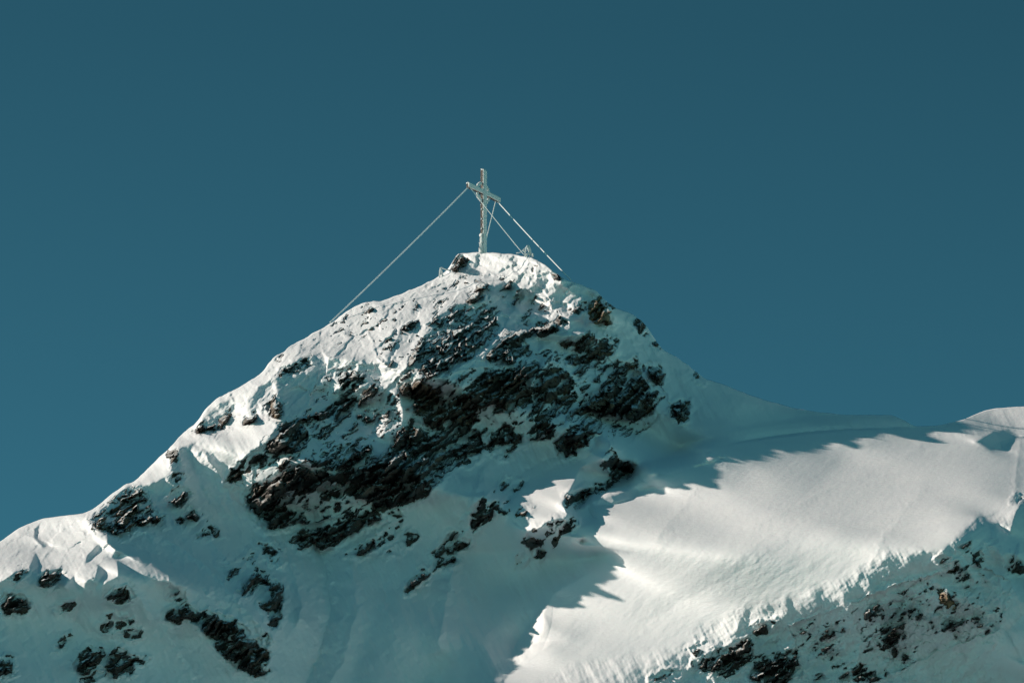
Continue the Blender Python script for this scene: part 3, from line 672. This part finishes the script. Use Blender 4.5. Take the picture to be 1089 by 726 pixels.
# the sides run on past the frame
def side(colv, sgn):
    outs = []
    for sdist in (3,9,22,50,110):
        f = colv.copy(); f[:,0] += sgn*sdist; f[:,1] += 0.35*sdist; f[:,2] = np.maximum(f[:,2]-0.45*sdist,-2)
        outs.append(f)
    return outs
Ls = side(G2[:,0],-1)[::-1]; Rs = side(G2[:,-1],1)
G3 = np.concatenate([np.stack(Ls,1),G2,np.stack(Rs,1)],1)
R_,C_ = G3.shape[:2]
idx = np.arange(R_*C_).reshape(R_,C_)
F = np.stack([idx[:-1,:-1],idx[1:,:-1],idx[1:,1:],idx[:-1,1:]],-1).reshape(-1,4)
mount = new_mesh('snow_mountain',G3.reshape(-1,3),F,M_SNOW)
tag(mount,kind='structure')

# ------------------------------------------------------------------ rock things
GR = grid_world(PX,PY,DR).reshape(-1,3)
GB = grid_world(PX,PY,DR+1.4).reshape(-1,3)
vi = np.arange(nr*nc).reshape(nr,nc)
mq = np.maximum(np.maximum(mm[:-1,:-1],mm[1:,1:]),np.maximum(mm[:-1,1:],mm[1:,:-1]))
dense_ok = (mq>-0.8)
qid = np.where(dense_ok & (PY[:-1,:-1]<790), rid[:-1,:-1], -1)
quads = np.stack([vi[:-1,:-1],vi[1:,:-1],vi[1:,1:],vi[:-1,1:]],-1)
for i,(nm,lb,ct,gp,dnn,kd,polys) in enumerate(ROCKS):
    Q = quads[qid==i]
    if len(Q)==0: continue
    E = np.concatenate([Q[:,[0,1]],Q[:,[1,2]],Q[:,[2,3]],Q[:,[3,0]]],0)
    key = np.sort(E,1); kk = key[:,0].astype(np.int64)*(nr*nc)+key[:,1]
    u,inv,cnt = np.unique(kk,return_inverse=True,return_counts=True)
    B = E[cnt[inv]==1]
    used = np.unique(Q); rem = np.full(nr*nc,-1); rem[used]=np.arange(len(used))
    V = GR[used]
    bv = np.unique(B); brem = np.full(nr*nc,-1); brem[bv]=np.arange(len(bv))+len(used)
    V = np.concatenate([V,GB[bv]],0)
    skirt = np.stack([rem[B[:,1]],rem[B[:,0]],brem[B[:,0]],brem[B[:,1]]],-1)
    Fq = np.concatenate([rem[Q],skirt],0)
    org = V.mean(0)
    mat = {'dark':M_ROCK,'brown':M_BROWN,'gold':M_GOLD,'stuff':M_ROCK,'fill':M_ROCKF,'warm':M_WARM}[kd]
    if kd=='dark' and dnn>=0.35: mat = M_ROCKF
    o = new_mesh(nm,V-org,Fq,mat,smooth=True); o.location = org
    if kd in('stuff','fill'): tag(o,lb,ct,kind='stuff')
    else: tag(o,lb,ct,gp)

# ------------------------------------------------------------------ unseen valley ground, added to bounce light up at the mountain
bpy_v = [(-3000,-3000,0),(3000,-3000,0),(3000,3000,0),(-3000,3000,0)]
gnd = new_mesh('valley_bounce_ground',bpy_v,[(0,1,2,3)],M_VAL,smooth=False); tag(gnd,kind='structure')

# ------------------------------------------------------------------ summit cross
def frost_mat(name, wood, amount, sc=6.0):
    m,nt,b = mat_base(name); L = nt.links.new
    tc = N(nt,'ShaderNodeTexCoord')
    n1 = N(nt,'ShaderNodeTexNoise', Scale=sc, Detail=6.0, Roughness=0.7); L(tc.outputs['Object'],n1.inputs['Vector'])
    r = ramp(nt,[(0.62-amount*0.4,wood),(0.68-amount*0.4,(0.74,0.77,0.78))]); L(n1.outputs['Fac'],r.inputs['Fac'])
    L(r.outputs['Color'],b.inputs['Base Color']); b.inputs['Roughness'].default_value=0.7
    bp = N(nt,'ShaderNodeBump', Strength=0.6, Distance=0.03); L(n1.outputs['Fac'],bp.inputs['Height']); L(bp.outputs['Normal'],b.inputs['Normal'])
    return m
M_WOOD = frost_mat('weathered_wood',(0.085,0.052,0.038),0.14,14)
M_RIME = frost_mat('rime_ice',(0.66,0.70,0.71),0.95,5)
M_STEEL = frost_mat('frosted_steel',(0.12,0.12,0.12),0.75,12)
M_CABLE,_nt,_b = mat_base('frosted_cable'); _b.inputs['Base Color'].default_value=(0.84,0.87,0.88,1); _b.inputs['Roughness'].default_value=0.7

bd = np.array([0.56,0.828,0.0]); bn = np.array([0.828,-0.56,0.0]); zz = np.array([0,0,1.0])
def rough_box(c, du, dv, dw, U=bd, V_=bn, W=zz, nw=10, nu=3, nv=3, jit=0.0, seed=0):
    """box with subdivided sides centred at c; half sizes du,dv,dw"""
    import itertools
    verts = {}; VL=[]; FL=[]
    def vid(i,j,k):
        if (i,j,k) not in verts:
            r = random.Random(seed*7919+i*131+j*17+k)
            p = c+U*(du*(2*i/nu-1))+V_*(dv*(2*j/nv-1))+W*(dw*(2*k/nw-1))
            p = p+jit*np.array([r.uniform(-1,1),r.uniform(-1,1),r.uniform(-1,1)])
            verts[(i,j,k)] = len(VL); VL.append(p)
        return verts[(i,j,k)]
    for i in range(nu):
        for k in range(nw):
            for j,fl in ((0,0),(nv,1)):
                q=[vid(i,j,k),vid(i+1,j,k),vid(i+1,j,k+1),vid(i,j,k+1)]; FL.append(q if not fl else q[::-1])
    for j in range(nv):
        for k in range(nw):
            for i,fl in ((0,1),(nu,0)):
                q=[vid(i,j,k),vid(i,j+1,k),vid(i,j+1,k+1),vid(i,j,k+1)]; FL.append(q if not fl else q[::-1])
    for i in range(nu):
        for j in range(nv):
            for k,fl in ((0,1),(nw,0)):
                q=[vid(i,j,k),vid(i+1,j,k),vid(i+1,j+1,k),vid(i,j+1,k)]; FL.append(q if not fl else q[::-1])
    return VL,FL
class MB:
    def __init__(s): s.V=[]; s.F=[]
    def add(s, vf):
        o=len(s.V); s.V+=list(vf[0]); s.F+=[[a+o for a in f] for f in vf[1]]; return s
    def build(s,name,mat,parent=None,smooth=False,org=None):
        V=np.array(s.V)
        if parent is not None: V=V-np.array(parent.location)
        elif org is None: org=V.mean(0)
        if parent is None: V=V-np.array(org)
        ob=new_mesh(name,V,s.F,mat,smooth,parent)
        if parent is None: ob.location=tuple(org)
        return ob
def tube(pts, r, n=8, jit=0.0, seed=1):
    pts=[np.array(p,float) for p in pts]; V=[];F=[]; rr=random.Random(seed)
    for i,p in enumerate(pts):
        d = pts[min(i+1,len(pts)-1)]-pts[max(i-1,0)]; d/=np.linalg.norm(d)
        a = np.cross(d,[0,0,1.0]); 
        if np.linalg.norm(a)<1e-3: a=np.cross(d,[1.0,0,0])
        a/=np.linalg.norm(a); b=np.cross(d,a)
        rad = (r[i] if isinstance(r,(list,tuple)) else r)*(1+jit*rr.uniform(-1,1))
        for k in range(n):
            t=2*math.pi*k/n; V.append(p+a*math.cos(t)*rad+b*math.sin(t)*rad)
    for i in range(len(pts)-1):
        for k in range(n):
            F.append([i*n+k,i*n+(k+1)%n,(i+1)*n+(k+1)%n,(i+1)*n+k])
    F.append(list(range(n))[::-1]); F.append([(len(pts)-1)*n+k for k in range(n)])
    return V,F
def P(px,py,d): return np.array(to_world(px,py,d))
def Dat(px,py): return float(sample(DB,np.array([px]),np.array([py]))[0])

sy = float(skyline(np.array([513.5]))[0])
dsum = Dat(513.5,sy+1)+0.75
foot_c = P(513.6,sy+1.5,dsum)
cross = bpy.data.objects.new('summit_cross',None); col.objects.link(cross); cross.location = tuple(foot_c)
tag(cross,'tall frosted wooden cross with a ring, standing on the very top of the snowy peak','cross')
HT = 90.5/14/math.cos(TH); HB = 66.5/14/math.cos(TH)
MB().add(rough_box(foot_c+zz*(HT/2-0.2),0.20,0.10,HT/2+0.2,nw=40,jit=0.006,seed=1)).build('post',M_WOOD,cross)
LB = 2.12
beam = MB().add(rough_box(foot_c+zz*HB,0.105,0.16,LB,U=bn*1.0,V_=zz,W=bd,nw=24,jit=0.006,seed=2)).build('crossbeam',M_WOOD,cross)
# rime crusts on the weather side of post and beam
MB().add(rough_box(foot_c+zz*(HT/2+0.05)+bn*0.15+bd*0.02,0.21,0.06,HT/2,nw=60,nu=5,jit=0.016,seed=3)).build('rime_crust',M_RIME,cross,True)
mb = MB().add(rough_box(foot_c+zz*(HB+0.02)+bn*0.15,0.055,0.18,LB+0.03,U=bn,V_=zz,W=bd,nw=40,nv=5,jit=0.016,seed=4))
mb.build('rime_crust',M_RIME,beam,True) if False else mb.build('rime_crust',M_RIME,cross,True)
MB().add(rough_box(foot_c+zz*(HB+0.20),0.12,0.05,LB,U=bn,V_=zz,W=bd,nw=40,nv=3,jit=0.02,seed=5)).build('snow_cap',M_RIME,cross,True)
MB().add(rough_box(foot_c+zz*(HT+0.04)+bd*0.03,0.18,0.12,0.10,nw=3,jit=0.04,seed=6)).build('snow_cap',M_RIME,cross,True)
# ring round the crossing
RV=[]; 
ring=[foot_c+zz*HB+bn*0.0+bd*0.80*math.cos(a)+zz*0.74*math.sin(a) for a in np.linspace(0,2*math.pi,41)]
for q in range(4):
    a0 = q*math.pi/2+0.42; a1=(q+1)*math.pi/2-0.42
    pts=[foot_c+zz*HB+bd*0.82*math.cos(a)+zz*0.76*math.sin(a) for a in np.linspace(a0-0.2,a1+0.2,11)]
    MB().add(tube(pts,[0.05,0.09,0.12,0.10,0.14,0.11,0.13,0.10,0.12,0.09,0.05],8,0.25,q)).build('ring_segment',M_RIME,cross,True)
# steel shoe and rime at the foot
MB().add(rough_box(foot_c+zz*0.65+bn*0.0,0.25,0.135,0.85,nw=8,jit=0.02,seed=8)).build('base_shoe',M_STEEL,cross)
MB().add(rough_box(foot_c+zz*0.42-bd*0.24,0.09,0.14,0.42,nw=6,jit=0.05,seed=9)).add(rough_box(foot_c+zz*1.45-bd*0.20,0.08,0.14,0.16,nw=3,jit=0.04,seed=10)).build('rime_lump',M_RIME,cross,True)
# row of bolts on the narrow side
for k in range(4):
    MB().add(rough_box(foot_c+zz*(2.0+k*0.8)-bd*0.215,0.02,0.05,0.05,nw=1,nu=1,nv=1)).build('bolt',M_STEEL,cross)

Lend = foot_c+zz*(HB-0.12)-bd*(LB-0.12); Rend = foot_c+zz*(HB-0.12)+bd*(LB-0.15)
def cable(a,b,label,r=0.042,sag=0.12,seed=1):
    pts=[a+(b-a)*t-zz*sag*4*t*(1-t) for t in np.linspace(0,1,60)]
    o=MB().add(tube(pts,r*0.9,8,0.0,seed)).build('guy_cable',M_CABLE,None,True)
    tag(o,label,'cable','frosted guy cables of the summit cross')
def crest(px,dd=0.3,dy=1.0):  # a point on the skyline
    y=float(skyline(np.array([px]))[0]); return P(px,y+dy,Dat(px,y+1)+dd)
cable(Lend,crest(351,0.2,-1.2),'longest white frosted cable, running from the cross down to the left ridge',0.05,0.10,1)
cable(Lend+bn*0.12,P(557.5,271,Dat(557.5,274)+1.2),'frosted cable crossing behind the cross post towards the little railing on the right',0.04,0.05,2)
cable(Rend,P(607,297.5,Dat(607,300)+0.8),'frosted cable from the right arm of the cross down to the right skyline',0.046,0.06,3)
cable(Rend-bd*0.2,foot_c+zz*0.9+bn*0.2+bd*0.05,'short steep frosted cable from the right arm back to the foot of the cross',0.042,0.0,4)

# ------------------------------------------------------------------ iced railings
def railing(px0, segs, label, posts):
    y=float(skyline(np.array([px0]))[0]); d=Dat(px0,y+1)+0.5
    e=bpy.data.objects.new('handrail',None); col.objects.link(e); e.location=tuple(P(px0,y+1,d))
    tag(e,label,'railing','iced railings on the summit')
    for k,(pts,r,dd) in enumerate(segs):
        MB().add(tube([P(x,yy,d+dd) for x,yy in pts],r,7,0.25,k+int(px0))).build('rail' if not posts[k] else 'rail_post',M_RIME,e,True)
railing(562,[([(558,271),(559.5,265),(561,261.2)],0.05,0.0),([(561,261),(562.5,264),(564.5,272)],0.11,0.2),([(549,269.3),(553,268.4),(556.5,265.8),(561,261.5)],0.035,0.1),
   ([(556.5,265.8),(558.5,268.5)],0.05,0.15),([(566.5,273.5),(566.8,269.5)],0.06,0.4),([(563,268),(560.5,271),(558,273)],0.09,0.1)],'small iced railing frame on the skyline right of the cross',[1,1,0,0,1,0])
railing(470,[([(467.2,297),(467.8,289),(468.6,284.8)],0.07,-0.6),([(468.6,284.8),(471,294)],0.06,-0.6),([(468.6,284.8),(473,286),(478,287.6),(482,287.5)],0.05,-0.4)],
   'small iced railing frame on the skyline left of the summit rock',[1,1,0])

# ------------------------------------------------------------------ light, sky, camera
sl = bpy.data.lights.new('sun','SUN'); sl.energy = 5.0; sl.angle = math.radians(0.53); sl.color=(1.0,0.865,0.735)
so = bpy.data.objects.new('sun',sl); col.objects.link(so)
from mathutils import Vector
so.rotation_euler = Vector(tuple(SUN)).to_track_quat('Z','Y').to_euler()
so.location = (-200,600,300)
W = bpy.data.worlds.new('World'); scene.world = W; W.use_nodes = True
nt = W.node_tree; bg = nt.nodes['Background']; L = nt.links.new
sky = nt.nodes.new('ShaderNodeTexSky'); sky.sky_type='NISHITA'; sky.sun_disc=False
elev = math.asin(SUN[2]); sky.sun_elevation = elev
sky.sun_rotation = math.atan2(SUN[0],SUN[1])
sky.altitude = 2800; sky.air_density=1.0; sky.dust_density=0.3; sky.ozone_density=1.5
mul = nt.nodes.new('ShaderNodeMix'); mul.data_type='RGBA'; mul.blend_type='MULTIPLY'; mul.inputs['Factor'].default_value=1
L(sky.outputs['Color'],mul.inputs[6]); mul.inputs[7].default_value=SKYTINT if 'SKYTINT' in globals() else (0.40,1.04,0.86,1)
tcw = nt.nodes.new('ShaderNodeTexCoord'); sz = nt.nodes.new('ShaderNodeSeparateXYZ'); L(tcw.outputs['Generated'],sz.inputs[0])
gr = nt.nodes.new('ShaderNodeValToRGB'); e = gr.color_ramp.elements
e[0].position=0.0; e[0].color=(1.0,1.0,1.0,1); e[1].position=1.0; e[1].color=(0.40,0.40,0.41,1)
for p_,c_ in ((0.20,0.54),(0.27,0.43),(0.36,0.325)):
    q_=e.new(p_); q_.color=(c_*0.85,c_*0.85,c_*0.86,1)
L(sz.outputs['Z'],gr.inputs['Fac'])
m2 = nt.nodes.new('ShaderNodeMix'); m2.data_type='RGBA'; m2.blend_type='MULTIPLY'; m2.inputs['Factor'].default_value=1
L(mul.outputs[2],m2.inputs[6]); L(gr.outputs['Color'],m2.inputs[7])
L(m2.outputs[2],bg.inputs['Color']); bg.inputs['Strength'].default_value = 0.15
cd = bpy.data.cameras.new('camera'); co = bpy.data.objects.new('camera',cd); col.objects.link(co)
co.location = tuple(CAM); co.rotation_euler = (math.pi/2+TH,0,0)
cd.sensor_width = 36; cd.lens = 18/(544.5/(PPM*DIST)); cd.clip_start=1; cd.clip_end = 20000
scene.camera = co
scene.view_settings.view_transform='Standard'; scene.view_settings.look='None'; scene.view_settings.exposure=0.10; scene.view_settings.gamma=1
scene.cycles.max_bounces = 5; scene.cycles.diffuse_bounces = 3
